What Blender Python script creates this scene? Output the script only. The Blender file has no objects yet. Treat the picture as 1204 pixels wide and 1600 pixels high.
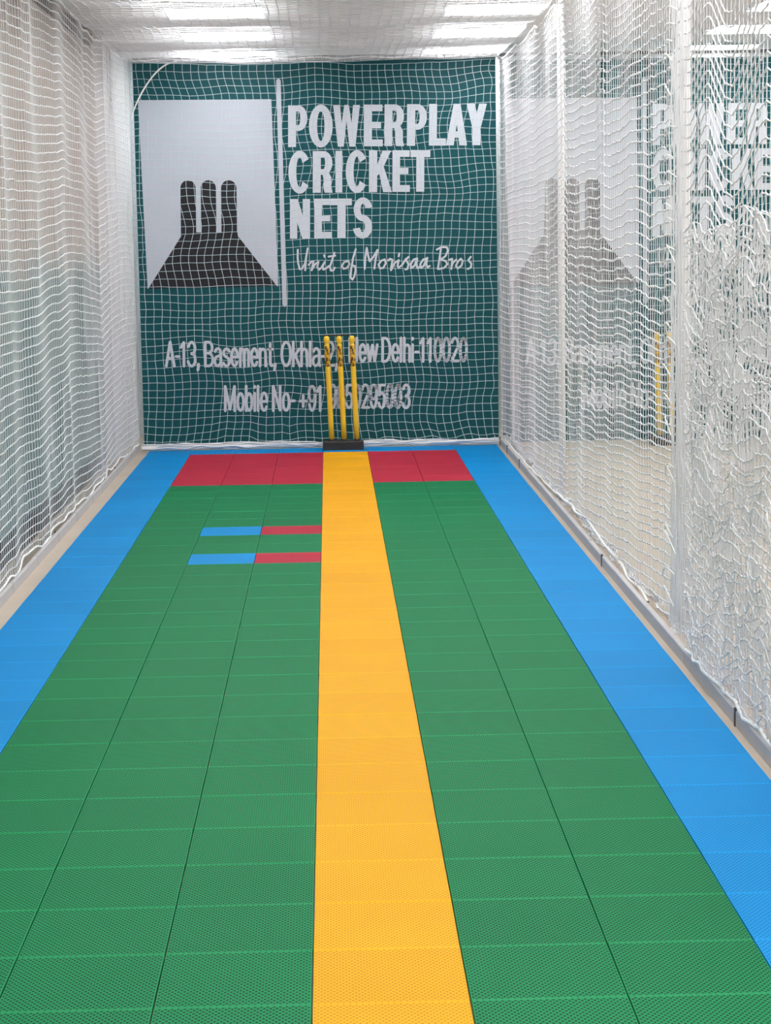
import bpy, math, random
import numpy as np
from mathutils import Matrix, Vector

random.seed(7)
rng = np.random.default_rng(11)
sc = bpy.context.scene
COL = sc.collection

# ------------------------------------------------------------------ camera
cam_d = bpy.data.cameras.new('camera')
cam = bpy.data.objects.new('camera', cam_d)
COL.objects.link(cam)
sc.camera = cam
cam_d.sensor_fit = 'VERTICAL'
cam_d.sensor_height = 24.0
cam_d.lens = 3234.73 / 1600 * 24.0
cam_d.clip_start = 0.05
cam_d.clip_end = 100
cam.matrix_world = (Matrix.Translation((0.0585, -5.3487, 1.4593)) @ Matrix.Rotation(-0.025623, 4, 'Z')
                    @ Matrix.Rotation(math.pi / 2 - 0.131863, 4, 'X') @ Matrix.Rotation(-0.016388, 4, 'Z'))

# ------------------------------------------------------------------ world, exposure
wd = bpy.data.worlds.new('world')
sc.world = wd
wd.use_nodes = True
wd.node_tree.nodes['Background'].inputs[0].default_value = (0.95, 0.95, 1.0, 1)
wd.node_tree.nodes['Background'].inputs[1].default_value = 0.75
sc.view_settings.view_transform = 'Standard'
sc.view_settings.look = 'None'
sc.view_settings.gamma = 1
sc.view_settings.use_curve_mapping = False
sc.view_settings.exposure = 0.38
LAMP = 11.0            # radiance of the ceiling panels
sc.cycles.max_bounces = 8
sc.cycles.diffuse_bounces = 5

# ------------------------------------------------------------------ materials
def lin(c):
    return tuple(((v / 255) / 12.92 if v <= 10 else ((v / 255 + 0.055) / 1.055) ** 2.4) for v in c) + (1,)


class NT:
    def __init__(s, name):
        s.m = bpy.data.materials.new(name)
        s.m.use_nodes = True
        s.t = s.m.node_tree
        s.b = s.t.nodes['Principled BSDF']

    def n(s, kind, **kw):
        nd = s.t.nodes.new(kind)
        for k, v in kw.items():
            setattr(nd, k, v)
        return nd

    def put(s, v, sock):
        if isinstance(v, (int, float, tuple)):
            sock.default_value = v
        else:
            s.t.links.new(v, sock)

    def mth(s, op, a, b=0.0, c=0.0):
        nd = s.n('ShaderNodeMath', operation=op)
        s.put(a, nd.inputs[0]); s.put(b, nd.inputs[1]); s.put(c, nd.inputs[2])
        return nd.outputs[0]

    def mix(s, f, a, b):
        nd = s.n('ShaderNodeMix', data_type='RGBA')
        s.put(f, nd.inputs[0]); s.put(a, nd.inputs[6]); s.put(b, nd.inputs[7])
        return nd.outputs[2]

    def noise(s, scale, vec=None, detail=3.0, rough=0.5):
        nd = s.n('ShaderNodeTexNoise')
        nd.inputs['Scale'].default_value = scale
        nd.inputs['Detail'].default_value = detail
        nd.inputs['Roughness'].default_value = rough
        if vec is None:
            vec = s.n('ShaderNodeTexCoord').outputs['Object']
        s.t.links.new(vec, nd.inputs['Vector'])
        return nd.outputs[0]

    def bump(s, h, strength, dist=0.002):
        nd = s.n('ShaderNodeBump')
        nd.inputs['Strength'].default_value = strength
        nd.inputs['Distance'].default_value = dist
        s.t.links.new(h, nd.inputs['Height'])
        s.t.links.new(nd.outputs[0], s.b.inputs['Normal'])

    def out(s, col, rough=0.5, metal=0.0, spec=0.5):
        s.put(col, s.b.inputs['Base Color'])
        s.put(rough, s.b.inputs['Roughness'])
        s.b.inputs['Metallic'].default_value = metal
        s.b.inputs['Specular IOR Level'].default_value = spec
        return s.m


def plain(name, c, rough=0.5, metal=0.0, spec=0.5, var=0.06, scale=6.0):
    t = NT(name)
    c = lin(c)
    n = t.noise(scale)
    d = tuple(v * (1 - var) for v in c[:3]) + (1,)
    e = tuple(min(1, v * (1 + var)) for v in c[:3]) + (1,)
    return t.out(t.mix(n, d, e), rough, metal, spec)


def tile_mat(name, c, hole, hf, rimf):
    """moulded plastic tile: perforated field, plain rim; every tile a touch lighter or darker"""
    t = NT(name)
    tc = t.n('ShaderNodeTexCoord')
    sx = t.n('ShaderNodeSeparateXYZ')
    t.t.links.new(tc.outputs['Object'], sx.inputs[0])
    x, y = sx.outputs[0], sx.outputs[1]
    a = t.mth('COSINE', t.mth('MULTIPLY', x, 2 * math.pi / 0.0122))
    b = t.mth('COSINE', t.mth('MULTIPLY', y, 2 * math.pi / 0.0170))
    f = t.mth('MULTIPLY', a, b)             # staggered lattice of slots
    h = t.n('ShaderNodeMapRange', interpolation_type='SMOOTHSTEP')
    t.put(f, h.inputs[0])
    h.inputs[1].default_value = 0.0; h.inputs[2].default_value = 0.55
    # the plain rim of the tile
    rx = t.mth('LESS_THAN', t.mth('ABSOLUTE', x), 0.1485)
    ry = t.mth('LESS_THAN', t.mth('ABSOLUTE', y), 0.1462)
    hole_f = t.mth('MULTIPLY', h.outputs[0], t.mth('MULTIPLY', rx, ry))
    info = t.n('ShaderNodeObjectInfo')
    rnd = t.mth('MULTIPLY_ADD', info.outputs['Random'], 0.07, 0.965)
    big = t.mth('MULTIPLY_ADD', t.noise(1.6, t.n('ShaderNodeNewGeometry').outputs['Position'], 4), 0.22, 0.89)
    v = t.mth('MULTIPLY', rnd, big)
    rim = t.mth('MULTIPLY', t.mth('SUBTRACT', 1.0, t.mth('MULTIPLY', rx, ry)), rimf)
    top = t.mix(rim, lin(c), tuple(min(1, v * 1.25 + 0.035) for v in lin(c)[:3]) + (1,))   # smooth rim; light caught on the raised edge painted in as paler colour
    base = t.mix(t.mth('MULTIPLY', hole_f, hf), top, lin(hole))
    hs = t.n('ShaderNodeHueSaturation')
    t.put(v, hs.inputs['Value']); t.put(base, hs.inputs['Color'])
    t.bump(t.mth('SUBTRACT', 1.0, hole_f), 0.25, 0.001)
    return t.out(hs.outputs[0], 0.6, 0, 0.12)


M = {}
M['green'] = tile_mat('green_plastic', (12, 128, 76), (0, 46, 24), 1.0, 0.34)
M['blue'] = tile_mat('blue_plastic', (0, 141, 206), (0, 92, 160), 0.9, 0.15)
M['red'] = tile_mat('red_plastic', (178, 40, 62), (120, 18, 38), 0.6, 0.08)
M['yellow'] = tile_mat('yellow_plastic', (234, 168, 18), (172, 113, 0), 0.75, 0.05)
M['net'] = plain('white_net_cord', (228, 227, 228), 0.8, spec=0.2, var=0.03, scale=30)
M['net_back'] = plain('grey_blue_net_cord', (186, 206, 210), 0.8, spec=0.2, var=0.04, scale=30)  # cooler, greyer cord colour than the other nets
M['rope'] = plain('white_rope', (236, 236, 232), 0.85, spec=0.2, var=0.06, scale=60)
M['ceil'] = plain('ceiling_paint', (238, 236, 233), 0.8, var=0.03, scale=1.2)
M['wallw'] = plain('white_wall_paint', (232, 233, 233), 0.7, var=0.02, scale=1.5)
M['post'] = plain('white_post_paint', (232, 230, 228), 0.5, var=0.03)
M['kerb'] = plain('grey_kerb', (188, 184, 182), 0.6, var=0.08, scale=14)
M['dark'] = plain('dark_trim_paint', (84, 72, 68), 0.6)
M['foot_strip'] = plain('charcoal_strip', (62, 62, 64), 0.6)
M['print_white'] = plain('white_print', (200, 204, 212), 0.6, spec=0.3, var=0.02)
M['letter_white'] = plain('white_lettering_print', (214, 218, 224), 0.6, spec=0.3, var=0.02)
M['print_black'] = plain('black_print', (40, 38, 42), 0.6, spec=0.3, var=0.05)
M['black'] = plain('black_rubber', (38, 34, 32), 0.6, var=0.1, scale=30)
M['stump'] = plain('yellow_stump_plastic', (236, 196, 44), 0.4, var=0.04, scale=12)
M['steel'] = plain('steel', (120, 122, 124), 0.4, metal=0.8)
M['frame'] = plain('white_lamp_frame', (235, 235, 235), 0.5)

t = NT('banner_vinyl')
M['banner'] = t.out(t.mix(t.noise(1.3, None, 4), lin((10, 76, 82)), lin((16, 90, 94))), 0.5, 0, 0.25)
t = NT('stump_sticker')
mp = t.n('ShaderNodeMapping'); mp.inputs['Scale'].default_value = (60, 60, 26)
t.t.links.new(t.n('ShaderNodeTexCoord').outputs['Object'], mp.inputs[0])
nz = t.n('ShaderNodeMapRange'); nz.inputs[1].default_value = 0.44; nz.inputs[2].default_value = 0.56
t.put(t.noise(1.0, mp.outputs[0], 3), nz.inputs[0])
M['sticker'] = t.out(t.mix(nz.outputs[0], lin((70, 44, 16)), lin((214, 168, 36))), 0.4)
t = NT('left_wall_paint')                  # tan paint above a grey-green dado
sx = t.n('ShaderNodeSeparateXYZ'); t.t.links.new(t.n('ShaderNodeNewGeometry').outputs['Position'], sx.inputs[0])
mr = t.n('ShaderNodeMapRange', interpolation_type='SMOOTHSTEP')
t.put(t.mth('ADD', sx.outputs[2], t.mth('MULTIPLY', t.noise(1.5), 0.5)), mr.inputs[0])
mr.inputs[1].default_value = 1.45; mr.inputs[2].default_value = 1.75
M['wall_left'] = t.out(t.mix(mr.outputs[0], lin((120, 136, 136)), lin((170, 156, 149))), 0.8)
t = NT('floor_screed')
M['floor'] = t.out(t.mix(t.noise(2.2, None, 6, 0.6), lin((176, 160, 142)), lin((202, 188, 170))), 0.55, 0, 0.3)
t = NT('lamp_diffuser')
t.b.inputs['Emission Color'].default_value = (0.955, 0.965, 1.0, 1)
t.b.inputs['Emission Strength'].default_value = LAMP
M['lamp'] = t.out((0.9, 0.9, 0.9, 1), 0.6)


# ------------------------------------------------------------------ helpers
def tag(o, label=None, cat=None, group=None, kind=None):
    if label: o['label'] = label
    if cat: o['category'] = cat
    if group: o['group'] = group
    if kind: o['kind'] = kind
    return o


def empty(name, loc=(0, 0, 0)):
    o = bpy.data.objects.new(name, None)
    o.empty_display_size = 0.1
    o.location = loc
    COL.objects.link(o)
    return o


def link(name, me, mat, parent=None, loc=None):
    o = bpy.data.objects.new(name, me)
    if mat and not me.materials:
        me.materials.append(mat)
    COL.objects.link(o)
    if parent: o.parent = parent
    if loc: o.location = loc
    return o


def mesh_np(name, V, F4, smooth=True):
    """quads mesh from numpy arrays"""
    me = bpy.data.meshes.new(name)
    V = np.asarray(V, dtype=np.float32); F4 = np.asarray(F4, dtype=np.int32)
    me.vertices.add(len(V)); me.vertices.foreach_set('co', V.ravel())
    me.loops.add(F4.size); me.loops.foreach_set('vertex_index', F4.ravel())
    me.polygons.add(len(F4))
    me.polygons.foreach_set('loop_start', np.arange(len(F4), dtype=np.int32) * 4)
    me.polygons.foreach_set('loop_total', np.full(len(F4), 4, dtype=np.int32))
    me.update(calc_edges=True)
    me.polygons.foreach_set('use_smooth', np.full(len(F4), smooth, dtype=bool))
    return me


def boxes(name, bl, bev=0.0):
    """list of (x0,y0,z0,x1,y1,z1) -> one mesh, optional bevel of the top edges"""
    V, F = [], []
    for (x0, y0, z0, x1, y1, z1) in bl:
        k = len(V)
        if bev:
            b = bev
            V += [(x0, y0, z0), (x1, y0, z0), (x1, y1, z0), (x0, y1, z0),
                  (x0, y0, z1 - b), (x1, y0, z1 - b), (x1, y1, z1 - b), (x0, y1, z1 - b),
                  (x0 + b, y0 + b, z1), (x1 - b, y0 + b, z1), (x1 - b, y1 - b, z1), (x0 + b, y1 - b, z1)]
            F += [(k, k + 3, k + 2, k + 1), (k + 8, k + 9, k + 10, k + 11)]
            for s in (0, 4):
                for i in range(4):
                    j = (i + 1) % 4
                    F.append((k + s + i, k + s + j, k + s + 4 + j, k + s + 4 + i))
        else:
            V += [(x0, y0, z0), (x1, y0, z0), (x1, y1, z0), (x0, y1, z0), (x0, y0, z1), (x1, y0, z1), (x1, y1, z1), (x0, y1, z1)]
            F += [(k, k + 3, k + 2, k + 1), (k + 4, k + 5, k + 6, k + 7)]
            for i in range(4):
                j = (i + 1) % 4
                F.append((k + i, k + j, k + 4 + j, k + 4 + i))
    return mesh_np(name, V, F, False)


def tubes(name, lines, r, sides=4, N=(0, 0, 1), caps=False):
    """lines: arrays (m,n,3) of polylines (or list of such) swept with a small polygon; r scalar or array"""
    VV, FF, off = [], [], 0
    for L in lines:
        L = np.asarray(L, dtype=float)
        if L.ndim == 2: L = L[None]
        m, n, _ = L.shape
        T = np.gradient(L, axis=1)
        T /= np.linalg.norm(T, axis=2, keepdims=True) + 1e-12
        Nn = np.broadcast_to(np.array(N, float), L.shape)
        B = np.cross(T, Nn); bl = np.linalg.norm(B, axis=2, keepdims=True)
        alt = np.cross(T, np.broadcast_to(np.array((0.31, 0.52, 0.79)), L.shape))
        B = np.where(bl < 0.15, alt, B)
        B /= np.linalg.norm(B, axis=2, keepdims=True) + 1e-12
        C = np.cross(B, T)
        rr = np.broadcast_to(np.asarray(r, float), (m, n))[..., None]
        ring = [L + rr * (math.cos(q) * B + math.sin(q) * C) for q in [2 * math.pi * (k + 0.5) / sides for k in range(sides)]]
        V = np.stack(ring, axis=2).reshape(-1, 3)
        idx = np.arange(m * n * sides).reshape(m, n, sides) + off
        nx = np.roll(idx, -1, axis=2)
        F = np.stack([idx[:, :-1], nx[:, :-1], nx[:, 1:], idx[:, 1:]], axis=-1).reshape(-1, 4)
        VV.append(V); FF.append(F)
        if caps and sides == 4:
            FF.append(idx[:, 0, ::-1].reshape(-1, 4)); FF.append(idx[:, -1].reshape(-1, 4))
        off += m * n * sides
    return mesh_np(name, np.concatenate(VV), np.concatenate(FF))


def lathe(name, prof, seg=20, smooth=True):
    """profile [(r,z)...] about z"""
    V, F = [], []
    for (r, z) in prof:
        for k in range(seg):
            a = 2 * math.pi * k / seg
            V.append((r * math.cos(a), r * math.sin(a), z))
    for i in range(len(prof) - 1):
        for k in range(seg):
            j = (k + 1) % seg
            F.append((i * seg + k, i * seg + j, (i + 1) * seg + j, (i + 1) * seg + k))
    return mesh_np(name, V, F, smooth)


class Noise2:
    """smooth random field on a grid of the given cell sizes"""
    def __init__(s, cu, cv, seed):
        s.g = np.random.default_rng(seed).uniform(-1, 1, (257, 257)); s.cu, s.cv = cu, cv

    def __call__(s, u, v):
        u = np.asarray(u, float) / s.cu + 128; v = np.asarray(v, float) / s.cv + 128
        i = np.floor(u).astype(int); j = np.floor(v).astype(int)
        fu = u - i; fv = v - j
        fu = fu * fu * (3 - 2 * fu); fv = fv * fv * (3 - 2 * fv)
        i %= 256; j %= 256
        g = s.g
        return ((g[i, j] * (1 - fu) + g[i + 1, j] * fu) * (1 - fv) + (g[i, j + 1] * (1 - fu) + g[i + 1, j + 1] * fu) * fv)


# ------------------------------------------------------------------ the room
FZ = -0.012       # the screed; the mat's top is z = 0
CZ = 2.80
tag(link('floor', boxes('floor', [(-1.6, -9, FZ - 0.1, 4.3, 10.6, FZ)]), M['floor']), 'pale tan screed floor beyond and beside the coloured mat', kind='structure')
tag(link('ceiling', boxes('ceiling', [(-1.6, -9, CZ, 4.3, 10.6, CZ + 0.1)]), M['ceil']), 'off-white ceiling above the nets', kind='structure')
tag(link('wall_left', boxes('wall_left', [(-1.6, -9, FZ, -1.46, 10.4, CZ)]), M['wall_left']), 'tan wall over a grey-green dado behind the left net', kind='structure')
tag(link('wall_back', boxes('wall_back', [(-1.6, 10.4, FZ, 4.3, 10.6, CZ)]), M['wallw']), 'white wall behind the banners', kind='structure')
tag(link('wall_right', boxes('wall_right', [(4.1, -9, FZ, 4.3, 10.4, CZ)]), M['wallw']), 'white wall beyond the second lane', kind='structure')
tag(link('trim_1', boxes('trim_1', [(-1.46, -9, 2.715, -1.43, 8.3, 2.785)]), M['dark']), 'dark brown trim along the top of the left wall', kind='structure')
tag(link('trim_2', boxes('trim_2', [(-1.46, 8.62, FZ, -1.40, 10.4, CZ)]), M['wallw']), 'white pilaster at the far end of the left wall', kind='structure')
tag(link('dark_strip_left', boxes('dark_strip_left', [(-1.46, -9, FZ, -1.445, 8.42, 0.11)]), M['foot_strip']), 'charcoal strip along the wall foot behind the left net', kind='structure')  # dark strip along the foot of the left wall

# ceiling light panels
fr = boxes('light_frame', [(-0.31, -0.31, -0.012, -0.285, 0.31, 0), (0.285, -0.31, -0.012, 0.31, 0.31, 0),
                           (-0.285, -0.31, -0.012, 0.285, -0.285, 0), (-0.285, 0.285, -0.012, 0.285, 0.31, 0)])
df = boxes('light_diffuser', [(-0.285, -0.285, -0.008, 0.285, 0.285, -0.001)])
xs = [(-0.58, 'left'), (1.08, 'right'), (2.92, 'lane')]
rows = [10.05 - 1.42 * k for k in range(12)]  # rows past the third are out of view, added to light the lane
ordn = ['farthest', 'second farthest', 'third farthest']
for k, y in enumerate(rows):
    for X, s in xs:
        o = empty('ceiling_light', (X, y, CZ))
        link('frame', fr, M['frame'], o); link('diffuser', df, M['lamp'], o)
        where = {'left': 'left-hand row', 'right': 'row beside the right-hand net', 'lane': 'row over the neighbouring lane'}[s]
        o_ = ['farthest', 'second farthest', 'third farthest', 'fourth', 'fifth', 'sixth', 'seventh', 'eighth', 'ninth', 'tenth', 'eleventh', 'twelfth'][k]
        tag(o, ('square ceiling light, %s in the %s' if k < 3 else 'unseen square ceiling light added for its light, %s from the far end in the %s') % (o_, where),
            'ceiling light', 'square ceiling light panels')

# ------------------------------------------------------------------ the tile mat
T = 0.305
def tile_mesh(name):
    h = T / 2
    hx, hy = h - 0.0016, h - 0.0001
    b = 0.0012
    V = [(-hx, -hy, -0.012), (hx, -hy, -0.012), (hx, hy, -0.012), (-hx, hy, -0.012),
         (-hx, -hy, -b), (hx, -hy, -b), (hx, hy, -b), (-hx, hy, -b)]
    ix, iy = hx - b, hy - b
    jx, jy = hx - 0.006, hy - 0.009
    V += [(-ix, -iy, 0), (ix, -iy, 0), (ix, iy, 0), (-ix, iy, 0)]
    V += [(-jx, -jy, 0), (jx, -jy, 0), (jx, jy, 0), (-jx, jy, 0)]
    V += [(-jx + .001, -jy + .001, -0.0002), (jx - .001, -jy + .001, -0.0002), (jx - .001, jy - .001, -0.0002), (-jx + .001, jy - .001, -0.0002)]
    F = [(0, 3, 2, 1), (16, 17, 18, 19)]
    for s in (0, 4, 8, 12):
        for i in range(4):
            j = (i + 1) % 4
            F.append((s + i, s + j, s + 4 + j, s + 4 + i))
    return mesh_np(name, V, F, False)

mat_root = tag(empty('floor_mat', (0.15, 5.0, FZ)), 'interlocking plastic tile mat, green with blue borders, red crease and yellow centre strip', 'floor mat')
tm = {}
for c in ('green', 'blue', 'red', 'yellow'):
    tm[c] = tile_mesh(c + '_tile'); tm[c].materials.append(M[c])
for j in range(-30, 9):
    for u in range(-4, 4):
        if j == -30: c = 'blue'
        elif u in (-4, 3): c = 'blue'
        elif u == 0: c = 'yellow'
        elif j < -23: c = 'red'
        elif j in (-14, -17) and u in (-2, -1): c = 'blue' if u == -2 else 'red'
        else: c = 'green'
        o = bpy.data.objects.new(c + '_tile', tm[c])
        COL.objects.link(o)
        o.parent = mat_root
        o.location = Vector(((u + 0.5) * T, -(j + 0.5) * T, random.uniform(-0.0004, 0.0004))) - mat_root.location
        o.rotation_euler = (random.uniform(-.0016, .0016), random.uniform(-.0012, .0012), random.uniform(-.004, .004))

# ------------------------------------------------------------------ kerbs under the side nets
def kerb(name, x0, x1, label, seed):
    r = random.Random(seed)
    root = tag(empty(name, ((x0 + x1) / 2, 4, FZ)), label, 'kerb', 'low grey kerbs under the side nets')
    y = 9.25
    while y > -2:
        L = r.choice((0.5, 0.6, 0.75, 0.9))
        me = boxes('kerb_board', [(x0, y - L + 0.006, FZ, x1, y - 0.006, 0.036 + r.uniform(-.002, .002))], 0.003)
        o = link('kerb_board', me, M['kerb'], root); o.matrix_parent_inverse = Matrix.Translation(-root.location)
        if r.random() < 0.5:
            o = link('joint_clip', boxes('joint_clip', [(x0 - 0.003, y - 0.012, FZ, x0 + 0.004, y + 0.004, 0.044)]), M['dark'], root)
            o.matrix_parent_inverse = Matrix.Translation(-root.location)
        y -= L

kerb('kerb', 1.252, 1.275, 'low grey kerb of jointed boards under the right-hand net', 3)
kerb('kerb', -1.318, -1.300, 'low grey kerb of jointed boards under the left-hand net', 4)

# ------------------------------------------------------------------ banners
def B(px, py):
    """layout units of the banner print -> metres on the cloth (x from the lane's origin, z)"""
    return (0.00450479 * px - 0.0000919440 * py - 2.20910288, -0.0000745409 * px - 0.00447007 * py + 3.15202885)

YB = 9.36

def flat_mesh(name, polys, y, thick=0.0012):
    """convex/concave ngons in x,z -> thin slabs"""
    V, F = [], []
    y_base = y
    for q, poly in enumerate(polys):
        y = y_base - (q % 7) * 0.00009           # overlapping pieces never share a plane
        n = len(poly); k = len(V)
        A = sum(poly[i][0] * poly[(i + 1) % n][1] - poly[(i + 1) % n][0] * poly[i][1] for i in range(n))
        if A < 0: poly = poly[::-1]
        V += [(p[0], y, p[1]) for p in poly] + [(p[0], y + thick, p[1]) for p in poly]
        F.append(tuple(range(k, k + n)))
        F.append(tuple(range(k + 2 * n - 1, k + n - 1, -1)))
        for i in range(n):
            j = (i + 1) % n
            F.append((k + j, k + i, k + n + i, k + n + j))
    me = bpy.data.meshes.new(name); me.from_pydata(V, [], F); me.update()
    return me


def stroke(pts, w):
    """a hand-drawn stroke: quads joined with round ends"""
    out = []
    for a, b in zip(pts[:-1], pts[1:]):
        d = math.hypot(b[0] - a[0], b[1] - a[1]) or 1e-6
        nx, ny = -(b[1] - a[1]) / d * w / 2, (b[0] - a[0]) / d * w / 2
        out.append([(a[0] + nx, a[1] + ny), (b[0] + nx, b[1] + ny), (b[0] - nx, b[1] - ny), (a[0] - nx, a[1] - ny)])
    for p in pts:
        out.append([(p[0] + math.cos(q) * w / 2, p[1] + math.sin(q) * w / 2) for q in [2 * math.pi * k / 8 for k in range(8)]])
    return out


def arc(cx, cy, ro, ri, so, si, a0, a1, n=18):
    """band between two ellipses (ro,so outer x/y radii; ri,si inner), angles in degrees, as quads"""
    out = []
    for k in range(n):
        p = [math.radians(a0 + (a1 - a0) * (k + q) / n) for q in (0, 1)]
        out.append([(cx + ro * math.cos(p[0]), cy + so * math.sin(p[0])), (cx + ro * math.cos(p[1]), cy + so * math.sin(p[1])),
                    (cx + ri * math.cos(p[1]), cy + si * math.sin(p[1])), (cx + ri * math.cos(p[0]), cy + si * math.sin(p[0]))])
    return out


def rc(x0, y0, x1, y1):
    return [(x0, y0), (x1, y0), (x1, y1), (x0, y1)]


# heavy condensed capitals in a box: height 190, own width; y up
def G(ch):
    s = 38; h = 26
    if ch == 'P':
        return [rc(0, 0, s, 190)] + [rc(s, 190 - h - 2, 52, 190), rc(s, 74, 52, 74 + h)] + arc(50, 132, 42, 8, 58, 31, -90, 90), 92
    if ch == 'R':
        return ([rc(0, 0, s, 190), rc(s, 190 - h - 2, 52, 190), rc(s, 82, 56, 82 + h)] + arc(50, 136, 43, 8, 54, 28, -90, 90)
                + [[(44, 100), (76, 92), (88, 70), (88, 26), (94, 0), (56, 0), (51, 20), (51, 62), (46, 84), (38, 84)]]), 94
    if ch == 'O':
        return arc(54, 95, 55, 17, 98, 68, 0, 360, 36), 109
    if ch == 'W':
        return [[(0, 190), (32, 190), (50, 0), (22, 0)], [(52, 190), (70, 190), (50, 0), (24, 0)],
                [(54, 190), (73, 190), (102, 0), (76, 0)], [(93, 190), (125, 190), (104, 0), (76, 0)]], 125
    if ch == 'E':
        return [rc(0, 0, s, 190), rc(0, 160, 86, 190), rc(0, 82, 80, 110), rc(0, 0, 88, 31)], 88
    if ch == 'L':
        return [rc(0, 0, s, 190), rc(0, 0, 82, 33)], 82
    if ch == 'A':
        return [[(0, 0), (36, 0), (62, 190), (34, 190)], [(62, 0), (98, 0), (66, 190), (38, 190)], rc(28, 36, 70, 64)], 98
    if ch == 'Y':
        return [[(0, 190), (38, 190), (64, 70), (30, 70)], [(58, 190), (94, 190), (64, 70), (30, 70)], rc(28, 0, 66, 84)], 94
    if ch == 'C':
        return arc(52, 95, 53, 16, 98, 68, 38, 322, 30), 98
    if ch == 'I':
        return [rc(0, 0, s - 2, 190)], 36
    if ch == 'K':
        return [rc(0, 0, s, 190), [(30, 66), (30, 104), (62, 190), (102, 190), (56, 92)], [(42, 108), (66, 122), (106, 0), (66, 0)]], 104
    if ch == 'T':
        return [rc(28, 0, 66, 190), rc(0, 158, 94, 190)], 94
    if ch == 'N':
        return [rc(0, 0, 34, 190), rc(60, 0, 94, 190), [(0, 190), (36, 190), (94, 0), (58, 0)]], 94
    if ch == 'S':
        return (arc(48, 137, 46, 12, 57, 27, 10, 270, 22) + arc(46, 54, 48, 12, 57, 26, -170, 90, 22)
                + [rc(42, 80, 56, 112)]), 96


BIG = [('POWERPLAY', 688, [(150, 240), (248, 358), (360, 485), (503, 592), (600, 692), (705, 798), (808, 888), (888, 987), (983, 1078)], 495),
       ('CRICKET', 902, [(152, 250), (265, 358), (371, 403), (420, 518), (528, 634), (638, 720), (722, 815)], 708),
       ('NETS', 1116, [(158, 252), (272, 355), (352, 448), (455, 546)], 930)]
SCRIPT = [  # brush-script strokes, layout px relative to (440,370) at 6.69 per unit
    [(165, 120), (163, 200), (168, 260), (185, 325), (208, 318), (240, 265), (268, 105)], [(268, 105), (250, 210), (242, 335)],
    [(278, 278), (305, 248), (330, 240), (308, 335)], [(308, 335), (345, 272), (380, 246), (368, 300), (385, 330), (410, 310), (445, 250), (422, 300), (432, 328), (458, 318), (490, 290)],
    [(440, 178), (446, 196)], [(548, 152), (520, 240), (500, 300), (510, 338), (534, 338), (552, 308)], [(486, 192), (556, 182)],
    [(690, 236), (650, 250), (624, 288), (642, 320), (678, 312), (706, 272), (694, 238), (668, 246)],
    [(770, 115), (742, 210), (722, 330), (716, 408), (736, 434), (756, 400), (770, 335), (764, 292), (742, 286)],
    [(885, 100), (870, 200), (865, 322)], [(885, 100), (900, 180), (916, 240), (952, 200), (998, 122)], [(998, 122), (976, 230), (966, 318)],
    [(1075, 222), (1036, 236), (1010, 276), (1026, 316), (1060, 310), (1085, 262), (1075, 222)],
    [(1110, 232), (1130, 215), (1156, 226), (1142, 300), (1140, 335), (1176, 262), (1222, 228), (1208, 290), (1220, 308), (1255, 282), (1296, 215)],
    [(1226, 158), (1220, 190)], [(1322, 196), (1296, 226), (1324, 272), (1312, 322), (1290, 326)],
    [(1410, 212), (1376, 224), (1346, 272), (1355, 312), (1384, 290), (1415, 212), (1405, 282), (1420, 314), (1444, 296)],
    [(1512, 212), (1476, 224), (1446, 272), (1456, 312), (1482, 290), (1520, 204), (1510, 272), (1524, 306), (1546, 290)],
    [(1662, 110), (1650, 200), (1632, 322)], [(1620, 118), (1670, 92), (1724, 94), (1736, 130), (1710, 188), (1660, 224), (1710, 236), (1732, 270), (1700, 308), (1645, 322)],
    [(1750, 226), (1782, 215), (1772, 322)], [(1774, 300), (1790, 256), (1824, 224)],
    [(1872, 214), (1842, 244), (1820, 290), (1840, 316), (1880, 286), (1892, 236), (1872, 214)],
    [(1976, 194), (1950, 230), (1984, 266), (1978, 306), (1944, 322)]]


def el(cx, cy, rx, ry, a0, a1, n=12):
    return [(cx + rx * math.cos(math.radians(a0 + (a1 - a0) * k / n)), cy + ry * math.sin(math.radians(a0 + (a1 - a0) * k / n))) for k in range(n + 1)]


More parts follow.
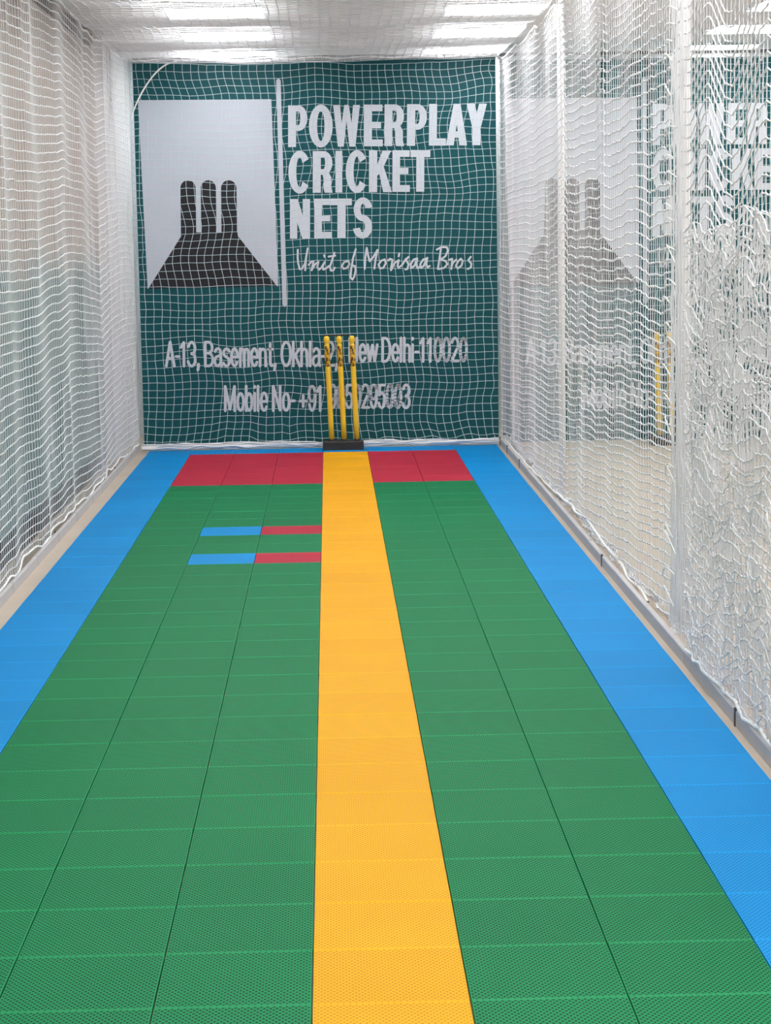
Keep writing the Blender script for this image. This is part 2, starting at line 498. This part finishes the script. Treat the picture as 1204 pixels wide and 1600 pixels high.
# skeletons of the small condensed lettering: cap height 10, x-height 7.2; (strokes, advance)
SK = {
 'A': ([[(0.3, 0), (2.4, 9.8), (4.5, 0)], [(1.1, 3.2), (3.7, 3.2)]], 5.2), '-': ([[(0.2, 3.9), (1.9, 3.9)]], 2.6),
 '1': ([[(0.2, 7.6), (1.7, 9.6), (1.7, 0)]], 3.9), '3': ([el(1.9, 7.3, 1.7, 2.4, 165, -90), el(1.8, 2.6, 1.9, 2.6, 90, -165)], 4.6),
 ',': ([[(0.8, 0.8), (0.8, 0.2), (0.4, -1.6)]], 1.9), ' ': ([], 2.0),
 'B': ([[(0.4, 0), (0.4, 9.7), (2.2, 9.7)] + el(2.2, 7.5, 1.8, 2.2, 90, -90) + [(0.6, 5.3)], [(2.2, 5.2)] + el(2.3, 2.65, 2.0, 2.55, 90, -90) + [(0.4, 0.1)]], 5.2),
 'a': ([el(1.8, 5.3, 1.5, 1.8, 160, 0, 8) + [(3.3, 0.9), (3.7, 0.1)], [(3.2, 4.3), (1.8, 4.0)] + el(1.6, 2.0, 1.5, 1.9, 100, 270, 8) + [(2.7, 0.6), (3.2, 1.5)]], 4.5),
 's': ([el(1.8, 5.4, 1.5, 1.6, 20, 250, 9) + el(1.7, 1.8, 1.6, 1.7, 70, -160, 9)], 4.1),
 'e': ([[(0.3, 3.7), (3.4, 3.7)] + el(1.85, 3.6, 1.6, 3.5, 0, 325, 16)], 4.4),
 'm': ([[(0.4, 0), (0.4, 7)], [(0.4, 5)] + el(1.5, 5.3, 1.05, 1.6, 150, 0, 6) + [(2.55, 0)], [(2.6, 5)] + el(3.65, 5.3, 1.05, 1.6, 150, 0, 6) + [(4.7, 0)]], 5.9),
 'n': ([[(0.4, 0), (0.4, 7)], [(0.4, 5)] + el(1.9, 5.2, 1.4, 1.7, 150, 0, 7) + [(3.3, 0)]], 4.5),
 't': ([[(1.2, 9), (1.2, 1.2), (1.6, 0.2), (2.4, 0.2)], [(0.1, 6.8), (2.4, 6.8)]], 3.0),
 'O': ([el(2.6, 4.9, 2.3, 4.8, 0, 360, 22)], 5.9), 'k': ([[(0.4, 0), (0.4, 9.8)], [(3.4, 6.9), (0.5, 3.2)], [(1.5, 4.4), (3.7, 0)]], 4.3),
 'h': ([[(0.4, 0), (0.4, 9.8)], [(0.4, 5)] + el(1.9, 5.2, 1.4, 1.7, 150, 0, 7) + [(3.3, 0)]], 4.5), 'l': ([[(0.4, 0), (0.4, 9.8)]], 1.8),
 '2': ([el(1.9, 7.2, 1.7, 2.5, 165, -30) + [(0.3, 0.2), (3.8, 0.2)]], 4.6), 'N': ([[(0.4, 0), (0.4, 9.7), (4.1, 0.2), (4.1, 9.8)]], 5.5),
 'w': ([[(0.1, 7), (1.4, 0.2), (2.7, 6.8), (4.0, 0.2), (5.3, 7)]], 5.8),
 'D': ([[(0.4, 0.1), (0.4, 9.7), (1.9, 9.7)] + el(1.9, 4.9, 2.5, 4.8, 90, -90, 12) + [(0.4, 0.1)]], 5.5), 'i': ([[(0.4, 0), (0.4, 7)], [(0.4, 9.2), (0.4, 9.7)]], 1.8),
 '0': ([el(1.9, 4.9, 1.7, 4.8, 0, 360, 20)], 4.6),
 'M': ([[(0.4, 0), (0.4, 9.7), (2.9, 0.6), (5.4, 9.7), (5.4, 0)]], 6.8), 'o': ([el(1.85, 3.5, 1.6, 3.4, 0, 360, 16)], 4.5),
 'b': ([[(0.4, 0), (0.4, 9.8)], el(1.95, 3.5, 1.5, 3.4, 0, 360, 16)], 4.6), '+': ([[(0.2, 3.8), (3.8, 3.8)], [(2.0, 1.6), (2.0, 6.0)]], 4.9),
 '9': ([el(1.9, 6.7, 1.7, 3.0, 0, 360, 14), [(3.6, 6.7)] + el(1.9, 5.0, 1.7, 4.9, 0, -150, 10)], 4.6),
 '8': ([el(1.9, 7.4, 1.5, 2.3, 0, 360, 14), el(1.9, 2.6, 1.75, 2.6, 0, 360, 14)], 4.6),
 '5': ([[(3.6, 9.6), (0.9, 9.6), (0.6, 5.4)] + el(1.9, 3.2, 1.75, 3.1, 120, -160, 12)], 4.6)}


def text_mesh(name, s, px0, px1, base, top, y, w=0.0195):
    tot = sum(SK[c][1] for c in s) - 0.7
    kx = (px1 - px0) / tot; ky = (base - top) / 10.0
    polys = []; x = 0
    for c in s:
        for st in SK[c][0]:
            polys += stroke([B(px0 + (x + p[0]) * kx, base - p[1] * ky) for p in st], w)
        x += SK[c][1]
    return flat_mesh(name, polys, y)


def crop3(x, y):          # headline units
    return B(400 + x / 3.01, y / 3.01)


def make_banner():
    root = empty('banner', (0, YB, 0.02))
    inv = Matrix.Translation(-root.location)
    # the cloth
    V, F = [], []
    nx, nz_ = 26, 28
    wob = Noise2(0.35, 0.6, 5)
    for j in range(nz_ + 1):
        for i in range(nx + 1):
            x = -1.272 + (1.254 + 1.272) * i / nx; z = 0.02 + (2.697 - 0.02) * j / nz_
            V.append((x, YB + 0.0034 + 0.0008 * float(wob(x, z)), z))
    for j in range(nz_):
        for i in range(nx):
            a = j * (nx + 1) + i; F.append((a, a + 1, a + nx + 2, a + nx + 1))
    cl = mesh_np('cloth', V, F)
    parts = [('cloth', cl, M['banner'], None)]
    parts.append(('logo_panel', flat_mesh('logo_panel', [[B(*p) for p in ((218, 157), (424, 155), (434, 445), (230, 449))]], YB + 0.0005), M['print_white'], 'pale square panel of the logo'))
    y2 = YB - 0.0012
    emb = [[B(*p) for p in ((231, 449), (283, 367), (371, 366), (432, 445))], [B(*p) for p in ((283, 368), (283, 361), (371, 361), (371, 368))]]
    for x0, x1 in ((282.5, 306), (314, 337.5), (345.5, 369.5)):
        c = (x0 + x1) / 2; r = (x1 - x0) / 2
        emb.append([B(c + r * math.cos(q), 292 - 12 * math.sin(q)) for q in [math.pi * k / 12 for k in range(13)]] + [B(x0 + .3, 364), B(x1 + .5, 364)])
    parts.append(('logo_emblem', flat_mesh('logo_emblem', emb, y2), M['print_black'], 'black emblem of three stumps on a pitch'))
    parts.append(('divider_line', flat_mesh('divider_line', [[B(*p) for p in ((431.5, 126), (435, 123), (438.5, 126), (447.5, 474), (444, 478), (440.5, 474))]], y2), M['print_white'], 'white upright line between logo and name'))
    for word, base, spans, top in BIG:
        polys = []
        for ch, (a, b) in zip(word, spans):
            g, w = G(ch)
            for poly in g:
                polys.append([crop3(a + p[0] / w * (b - a), base - p[1] / 190 * (base - top) - (a - 150) * 0.012) for p in poly])
        parts.append(('headline_lettering', flat_mesh('headline_lettering', polys, y2), M['letter_white'], 'white capitals reading ' + word))
    for a, b in ((0, 7), (7, 9), (9, 18), (18, 24)):
        polys = []
        for s in SCRIPT[a:b]:
            polys += stroke([B(440 + x / 6.69, 370 + y / 6.69) for x, y in s], 0.0135)
        parts.append(('script_lettering', flat_mesh('script_lettering', polys, y2), M['letter_white'], None))
    for s, a, b, base, top in (('A-13, Basement, Okhla-2,', 257, 527, 571, 532), ('New Delhi-110020', 545, 731, 564, 526)):
        parts.append(('address_lettering', text_mesh('address_lettering', s, a, b, base, top, y2), M['letter_white'], None))
    for s, a, b, base, top in (('Mobile No- +91', 349, 504, 642, 602), ('9850295003', 514, 641, 638, 600)):
        parts.append(('phone_lettering', text_mesh('phone_lettering', s, a, b, base, top, y2), M['letter_white'], None))
    for n, me, m, lab in parts:
        o = link(n, me, m, root); o.matrix_parent_inverse = inv
        if lab: o['label'] = lab
    return root


def copy_tree(o, parent=None, off=(0, 0, 0)):
    c = o.copy(); COL.objects.link(c)
    if parent: c.parent = parent; c.matrix_parent_inverse = o.matrix_parent_inverse.copy()
    else: c.location = o.location + Vector(off)
    for ch in list(o.children): copy_tree(ch, c)
    return c


ban = tag(make_banner(), 'teal vinyl banner with white lettering and stumps logo behind the near wicket', 'banner', 'teal banners at the lane ends')
ban2 = tag(copy_tree(ban, None, (2.556, 0, -0.025)), 'teal banner seen hazily through the right-hand net, in the neighbouring lane', 'banner')
# rails the banners hang from
rl = tubes('banner_rail', [np.array([(-1.28, 0, 0), (1.27, 0, 0)])], 0.011, 8)
o = link('banner_rail', rl, M['steel'], None, (0, YB + 0.012, 2.712)); tag(o, 'thin steel rail along the top of the near banner', 'rail', 'rails above the banners')
c = o.copy(); COL.objects.link(c); c.location.x = 2.56; tag(c, 'thin steel rail along the top of the neighbouring lane\'s banner', 'rail')

# ------------------------------------------------------------------ wickets
def make_wicket():
    root = empty('wicket', (0.14, 9.03, 0))
    base = boxes('base', [(-0.142, -0.07, 0.0, 0.142, 0.07, 0.060)], 0.006)
    link('base', base, M['black'], root)
    r = 0.0185
    prof = [(r * .2, 0), (r, 0), (r, 0.14), (r, 0.30), (r, 0.47), (r, 0.666), (r * .80, 0.672), (r * .80, 0.682), (r * 1.08, 0.690),
            (r * 1.12, 0.708), (r * 1.0, 0.722), (r * .6, 0.729), (0.0005, 0.731)]
    me = lathe('stump', prof, 16); me.materials.append(M['stump'])
    col = lathe('collar', [(0.021, 0), (0.021, 0.012), (0.0186, 0.014)], 16); col.materials.append(M['black'])
    st = lathe('sticker', [(0.01880, 0.52), (0.01895, 0.521), (0.01895, 0.662), (0.01880, 0.663)], 16); st.materials.append(M['sticker'])
    for x in (-0.080, 0.007, 0.095):
        o = link('stump', me, None, root, (x + 0.001, 0, 0.058)); o.rotation_euler = (0, -0.032, 0)
        link('collar', col, None, o)
        s = link('sticker', st, None, o); s['label'] = 'brown printed sticker near the top of the stump'
    for x in (-0.062, 0.025):
        y = tubes('bail', [np.array([(-0.035, 0, 0), (-0.02, 0, 0.002), (0, 0, 0.0), (0.02, 0, 0.002), (0.055, 0, 0)])], np.array([0.006, 0.005, 0.008, 0.005, 0.006]), 8)
        link('bail', y, M['black'], root, (x - 0.024, 0.012, 0.792))
    return root

w1 = tag(make_wicket(), 'yellow plastic three-stump wicket on a black base at the end of the yellow strip', 'wicket', 'yellow wickets in front of the banners')
w2 = tag(copy_tree(w1, None, (2.295, 0, FZ)), 'yellow wicket seen through the right-hand net in the neighbouring lane', 'wicket')

# ------------------------------------------------------------------ nets
def two_tubes(name, lines, r, r2, sides, N):
    """level cords of radius r and upright cords of radius r2 in one net"""
    a = tubes(name, lines[:1], r, sides, N)
    if r2 is None or len(lines) < 2: return a
    b = tubes(name, lines[1:], r2, sides, N)
    Va = np.empty(len(a.vertices) * 3, np.float32); a.vertices.foreach_get('co', Va)
    Vb = np.empty(len(b.vertices) * 3, np.float32); b.vertices.foreach_get('co', Vb)
    Fa = np.empty(len(a.loops), np.int32); a.loops.foreach_get('vertex_index', Fa)
    Fb = np.empty(len(b.loops), np.int32); b.loops.foreach_get('vertex_index', Fb)
    n = len(a.vertices)
    bpy.data.meshes.remove(a); bpy.data.meshes.remove(b)
    return mesh_np(name, np.concatenate([Va.reshape(-1, 3), Vb.reshape(-1, 3)]), np.concatenate([Fa.reshape(-1, 4), Fb.reshape(-1, 4) + n]))

def net(name, pos, nu, nv, su, r, N, label, hem=None, droop=0.004, group='white knotted practice nets', sides=4, cat='net', mat='net', r2=None):
    """pos(u, v) -> (...,3); strands along u for every v and along v for every u; su sub-steps per cell"""
    U = np.arange(nu + 1); V = np.arange(nv + 1)
    lines = []
    uu = np.linspace(0, nu, nu * su + 1); gu, gv = np.meshgrid(uu, V.astype(float))
    L = pos(gu, gv)
    fr_ = gu - np.floor(gu)
    L[..., 2] -= droop * np.sin(np.pi * fr_)
    lines.append(L)
    gv2, gu2 = np.meshgrid(V.astype(float), U.astype(float))
    lines.append(pos(gu2, gv2))
    me = two_tubes(name, lines, r, r2 or r, sides, N)
    o = link(name, me, M[mat])
    tag(o, label, cat, group)
    if hem:
        for h in hem:
            link('edge_rope', tubes('edge_rope', [h], 0.006, 6, (0.3, 0.5, 0.8)), M['rope'], o)
    return o


# back net in front of the near banner
n1, n2, n3 = Noise2(0.5, 0.28, 21), Noise2(0.25, 0.25, 22), Noise2(0.09, 0.09, 23)
def make_back(x0, x1, seed):
    a, b, c_ = Noise2(0.9, 0.22, seed), Noise2(0.3, 0.3, seed + 1), Noise2(0.08, 0.08, seed + 2)
    def pos(u, v):
        s = u / 46; t = v / 52
        x = x0 + (x1 - x0) * s; z = 0.015 + 2.665 * t
        edge = np.exp(-((s) / 0.035)) + np.exp(-((1 - s) / 0.035))
        dx = 0.030 * a(x, z) * (1 - np.clip(edge, 0, 1)) + 0.004 * c_(x + 3, z) + 0.022 * edge * b(x, z * 3)
        dz = 0.022 * b(x, z + 5) + 0.004 * c_(x, z) - 0.03 * np.sin(np.pi * s) * np.exp(-((1 - t) / 0.05)) * 0.6
        low = np.exp(-t / 0.045)
        z = z + dz - 0.03 * low * b(x * 4, z * 2)
        y = 9.275 + 0.02 * b(x + 7, z) - 0.055 * low
        z = np.maximum(z, 0.006)
        return np.stack([x + dx, y, z], -1)
    return pos

pb = make_back(-1.285, 1.265, 31)
bn = net('practice_net', pb, 46, 52, 1, 0.0023, (0, 1, 0), 'white net hanging right in front of the near teal banner', droop=0, mat='net_back')
xx = np.linspace(-1.285, 1.265, 60)
link('edge_rope', tubes('edge_rope', [np.stack([xx, 9.27 + 0 * xx, 2.705 - 0.012 * np.sin(xx * 9) ** 2], -1)], 0.006, 6, (0, 1, 0)), M['rope'], bn)
# gathered foot of the back net lying on the mat
q = np.linspace(-1.27, 1.235, 120)
nh = Noise2(0.11, 1, 77); nh2 = Noise2(0.35, 1, 78)
ft = []
for k in range(9):
    a = 2 * math.pi * k / 9
    ft.append(np.stack([q, 9.155 + 0.018 * math.cos(a) + 0.016 * nh(q, k * 3.) + 0.020 * nh2(q, 0.), 0.026 + 0.014 * math.sin(a) + 0.010 * nh(q + 9, k * 3.)], -1))
core = np.stack([q, 9.158 + 0.015 * nh2(q, 0.), 0.020 + 0 * q], -1)
V4 = tubes('gathered_foot', ft + [core], 0.0048, 5, (0, 1, 0))
o = link('gathered_foot', V4, M['net'], bn); o['label'] = 'thick roll of bunched net along the floor'
rr_ = 0.014 + 0.006 * nh(q, 50.)
link('gathered_foot', tubes('gathered_foot', [core], rr_, 8, (0, 1, 0)), M['rope'], bn)
# cord loop across the top left corner
a = np.linspace(0, 1, 16)
link('tie_cord', tubes('tie_cord', [np.stack([-1.285 + 0.33 * a ** 1.1, 9.262 + 0 * a, 2.30 + 0.385 * np.sin(a * math.pi / 2) ** 0.9], -1)], 0.006, 6, (0, 1, 0)), M['rope'], bn)

net('practice_net', make_back(1.335, 3.82, 61), 46, 52, 1, 0.0019, (0, 1, 0), 'faint white net in front of the neighbouring lane\'s banner', droop=0, mat='net_back')

# left side net
YF, YN = 9.34, -1.5
NU = 196
def smooth_steps(y, pts):
    px, pz = zip(*sorted(pts)); return np.interp(y, px, pz)
lw1, lw2, lw3, lw4 = Noise2(1.1, 1.4, 41), Noise2(0.34, 0.5, 42), Noise2(0.07, 0.35, 43), Noise2(0.5, 2.5, 44)
def pos_left(u, v):
    y = YN + (YF - YN) * u / NU; t = v / 60; z0 = 0.03 + 2.675 * t
    near = smooth_steps(y, [(-2, -0.05), (3.5, -0.03), (4.5, -0.02), (5.8, 0.05), (6.4, 0.03), (7.4, -0.05), (7.9, 0.0), (8.4, 0.012), (9.4, 0.012)])
    dz = near * (0.6 + 0.4 * np.sin(t * 3)) + 0.018 * lw1(y, z0) + 0.008 * lw2(y, z0) + 0.0035 * lw3(y, z0)
    tie = np.abs(np.sin(np.pi * y / 1.2))
    dz = dz - 0.014 * tie * np.exp(-(1 - t) / 0.05) * (1 - np.exp(-(9.4 - y) / 0.3))
    foot = np.exp(-t / 0.03)
    z = np.maximum(z0 + dz * (1 - foot) + foot * (0.02 * lw2(y * 2, 0.) + 0.012), 0.012)
    x = -1.322 - 0.012 * np.abs(lw2(y + 3, z0)) + 0.014 * lw4(y, z0) - 0.02 * foot * 0
    x = x + 0.02 * np.exp(-(9.4 - y) / 0.3)
    return np.stack([x, y, z], -1)

gy = np.linspace(0, NU, 400)
net('practice_net', pos_left, NU, 60, 2, 0.0028, (1, 0, 0), r2=0.0019, label= 'white side net hanging along the left wall', hem=[pos_left(gy, np.zeros(400)), pos_left(gy, np.full(400, 60.))])

# right side net: slack rows pile up towards the far floor
rw1, rw2, rw3, rw4, rw5 = Noise2(0.8, 1.3, 51), Noise2(0.26, 0.5, 52), Noise2(0.06, 0.6, 53), Noise2(0.38, 3.0, 54), Noise2(0.055, 0.045, 55)
NR = 72
def pos_right(u, v):
    y = YN + (YF - YN) * u / NU; z0 = -0.55 + (2.68 + 0.55) * v / NR
    k = np.clip((9.4 - y) / 7.4, 0, 1.1)
    sh = k * (0.09 + 0.36 * (1 - np.clip((z0 + 0.1) / 1.15, 0, 1))) * np.clip((2.68 - z0) / 0.5, 0, 1)
    rough = smooth_steps(y, [(-2, 1.3), (2.2, 0.9), (5.5, 1.0), (7, 0.6), (9.4, 0.4)])
    dz = (0.028 * rough * rw1(y, z0) + 0.012 * rough * rw2(y, z0) + 0.006 * rough * rw3(y, z0))
    bunch = np.exp(-((y - 5.45) / 0.10) ** 2) + 0.9 * np.exp(-((y - 3.95) / 0.12) ** 2) * np.clip((z0 - 1.2) / 0.8, 0, 1)
    dz = dz + 0.05 * bunch * np.clip((z0 - 0.2), 0, 1)
    big = np.clip((1.9 - y) / 0.4, 0, 1)                 # V-shaped sags on the near panel
    dz = dz + big * 0.085 * np.cos((y - 1.45) * 2 * np.pi / 0.95) * np.clip((z0 - 0.9) / 0.7, 0.25, 1)
    tie = np.abs(np.sin(np.pi * (y - 0.1) / 1.15))
    dz = dz - 0.05 * tie * np.exp(-np.maximum(2.68 - z0, 0) / 0.12)
    z = z0 + sh + dz
    fl = 0.014 + 0.014 * (rw2(y * 2, z0 * 7) + 1) + 0.02 * np.clip(z0 + 0.5, 0, 1)
    under = z < fl + 0.02
    z = np.where(under, fl, z)
    x = 1.288 + 0.008 * rw4(y, z0) + 0.003 * rw2(y + 5, z0) + 0.001 * rw5(y, z0) + np.where(under, 0.03 * (rw2(y * 3, z0 * 5) + 1.0), 0)
    x = x + bunch * 0.010 * np.sin(y * 60)
    x = x - 0.018 * np.exp(-(9.4 - y) / 0.25)
    x = x - 0.02 * np.exp(-np.maximum(2.68 - z0, 0) / 0.1) * tie
    return np.stack([x, y, z], -1)

hy_ = np.linspace(9.3, 2.6, 90)
HEM = np.stack([1.285 + 0.01 * rw2(hy_, 1.), hy_, 0.035 + 0.05 * np.exp(-((hy_ - 4.6) / 1.3) ** 2) + 0.012 * rw2(hy_, 3.)], -1)
net('practice_net', pos_right, NU, NR, 2, 0.0029, (1, 0, 0), r2=0.0019, label= 'white side net dividing the near lane from the neighbouring lane', hem=[pos_right(gy, np.full(400, float(NR))), HEM])

# ceiling net
cw1, cw2, cw3 = Noise2(0.6, 0.5, 71), Noise2(0.2, 0.25, 72), Noise2(0.07, 0.07, 73)
def pos_ceil(u, v):
    y = YN + (YF - 0.05 - YN) * u / NU; s = v / 46; x = -1.31 + 2.585 * s
    sag = np.abs(np.sin(np.pi * (y - 8.6) / 1.4))
    z = 2.70 - 0.035 * sag * (0.4 + 0.6 * np.sin(np.pi * s)) + 0.012 * cw1(y, x) + 0.006 * cw2(y, x) + 0.002 * cw3(y, x)
    z = np.minimum(z, 2.775)
    return np.stack([x + 0.01 * cw2(y + 3, x), y + 0.008 * cw3(y, x + 5), z], -1)
net('practice_net', pos_ceil, NU, 46, 1, 0.0022, (0, 0, 1), 'white net stretched overhead below the ceiling of the near lane', droop=0)

# loose second layer draped over the near end of the right-hand net
dw1, dw2, dw3 = Noise2(0.30, 0.3, 81), Noise2(0.09, 0.12, 82), Noise2(0.045, 0.06, 83)
def pos_drape(u, v):
    y = -1.4 + 2.95 * u / 78; t = v / 38
    top = 1.50 + 0.06 * dw1(y, 40.) - 0.06 * np.clip(1.2 - y, 0, 1)
    z = 0.03 + (top - 0.03) * t ** 1.0 + 0.035 * dw1(y, t * 2) + 0.028 * dw2(y, t * 2) + 0.010 * dw3(y, t * 2)
    z = np.maximum(z, 0.046 + 0.008 * (dw2(y, t * 9) + 1))     # its foot rests on the kerb
    x = 1.250 + 0.010 * dw1(y + 3, t * 2) + 0.012 * dw2(y, t * 2 + 5)
    return np.stack([x, y + 0.018 * dw2(y + 4, t * 2) + 0.008 * dw3(y, t * 2 + 9), z], -1)
uy = np.linspace(0, 78, 140)
net('loose_net', pos_drape, 78, 38, 2, 0.0027, (1, 0, 0), r2=0.0021, label= 'crumpled spare net draped over the near end of the right-hand net', hem=[pos_drape(uy, np.zeros(140))])

def pos_fold(u, v):
    p = pos_drape(u * 78 / 62, v * 38 / 30)
    y, z = p[..., 1], p[..., 2]
    p[..., 0] += 0.022 + 0.006 * dw2(y + 11, z)
    p[..., 1] += 0.02 * dw1(y + 21, z + 4) + 0.012
    p[..., 2] += 0.03 * dw2(y + 17, z + 9)
    p[..., 2] = np.maximum(p[..., 2], 0.046)
    return p
fm = tubes('inner_fold', [pos_fold(*np.meshgrid(np.linspace(0, 62, 125), np.arange(31.)))] + [pos_fold(*np.meshgrid(np.arange(63.), np.arange(31.))[::1]).transpose(1, 0, 2)], 0.0024, 4, (1, 0, 0))
link('inner_fold', fm, M['net'], [o for o in COL.objects if o.name.startswith('loose_net')][0])

# ------------------------------------------------------------------ partition posts
def post(x, y, r, label):
    root = tag(empty('partition_post', (x, y, FZ)), label, 'post', 'white posts carrying the right-hand net')
    link('pole', lathe('pole', [(0.0005, 0.006), (r, 0.006), (r, 1.4), (r, CZ - FZ - 0.008), (0.0005, CZ - FZ - 0.008)], 16), M['post'], root)
    link('base_plate', boxes('base_plate', [(-0.04, -0.05, 0, 0.05, 0.05, 0.006)], 0.001), M['post'], root)
    link('top_plate', boxes('top_plate', [(-0.05, -0.05, CZ - FZ - 0.008, 0.05, 0.05, CZ - FZ)]), M['post'], root)

post(1.345, 6.12, 0.019, 'slim white post behind the middle of the right-hand net')
post(1.350, 2.20, 0.024, 'white post behind the gathered seam of the right-hand net')

# gathered seam where two net panels are laced together at the nearer post
zz = np.linspace(0.06, 2.68, 110)
sd = []
for k in range(14):
    g1, g2 = Noise2(0.10, 1, 300 + k), Noise2(0.5, 1, 400 + k)
    y0 = 1.95 - 0.24 * (k % 7) / 6.0
    sd.append(np.stack([1.262 + 0.010 * (k // 7) + 0.004 * g1(zz, 0.), y0 + 0.012 * g1(zz, 5.) + 0.03 * g2(zz, 2.), zz], -1))
sm = tag(link('net_seam', tubes('net_seam', sd, 0.0026, 4, (1, 0, 0)), M['net']), 'gathered upright seam of laced net cords beside the nearer white post', 'net seam')
lp = []
rr2 = random.Random(5)
z = 0.15
while z < 2.6:
    n_ = 7; a = np.linspace(0, 1, n_)
    dy = rr2.uniform(0.05, 0.30)
    lp.append(np.stack([1.255 - 0.01 * np.sin(a * math.pi), 1.96 + 0.12 * a * rr2.uniform(.3, 1) - dy * (1 - a) * 0.6, z + rr2.uniform(-.05, .05) * a + 0.03 * np.sin(a * 3)], -1))
    z += rr2.uniform(0.04, 0.12)
tag(link('lacing', tubes('lacing', lp, 0.0028, 4, (1, 0, 0)), M['rope'], sm), kind='stuff')
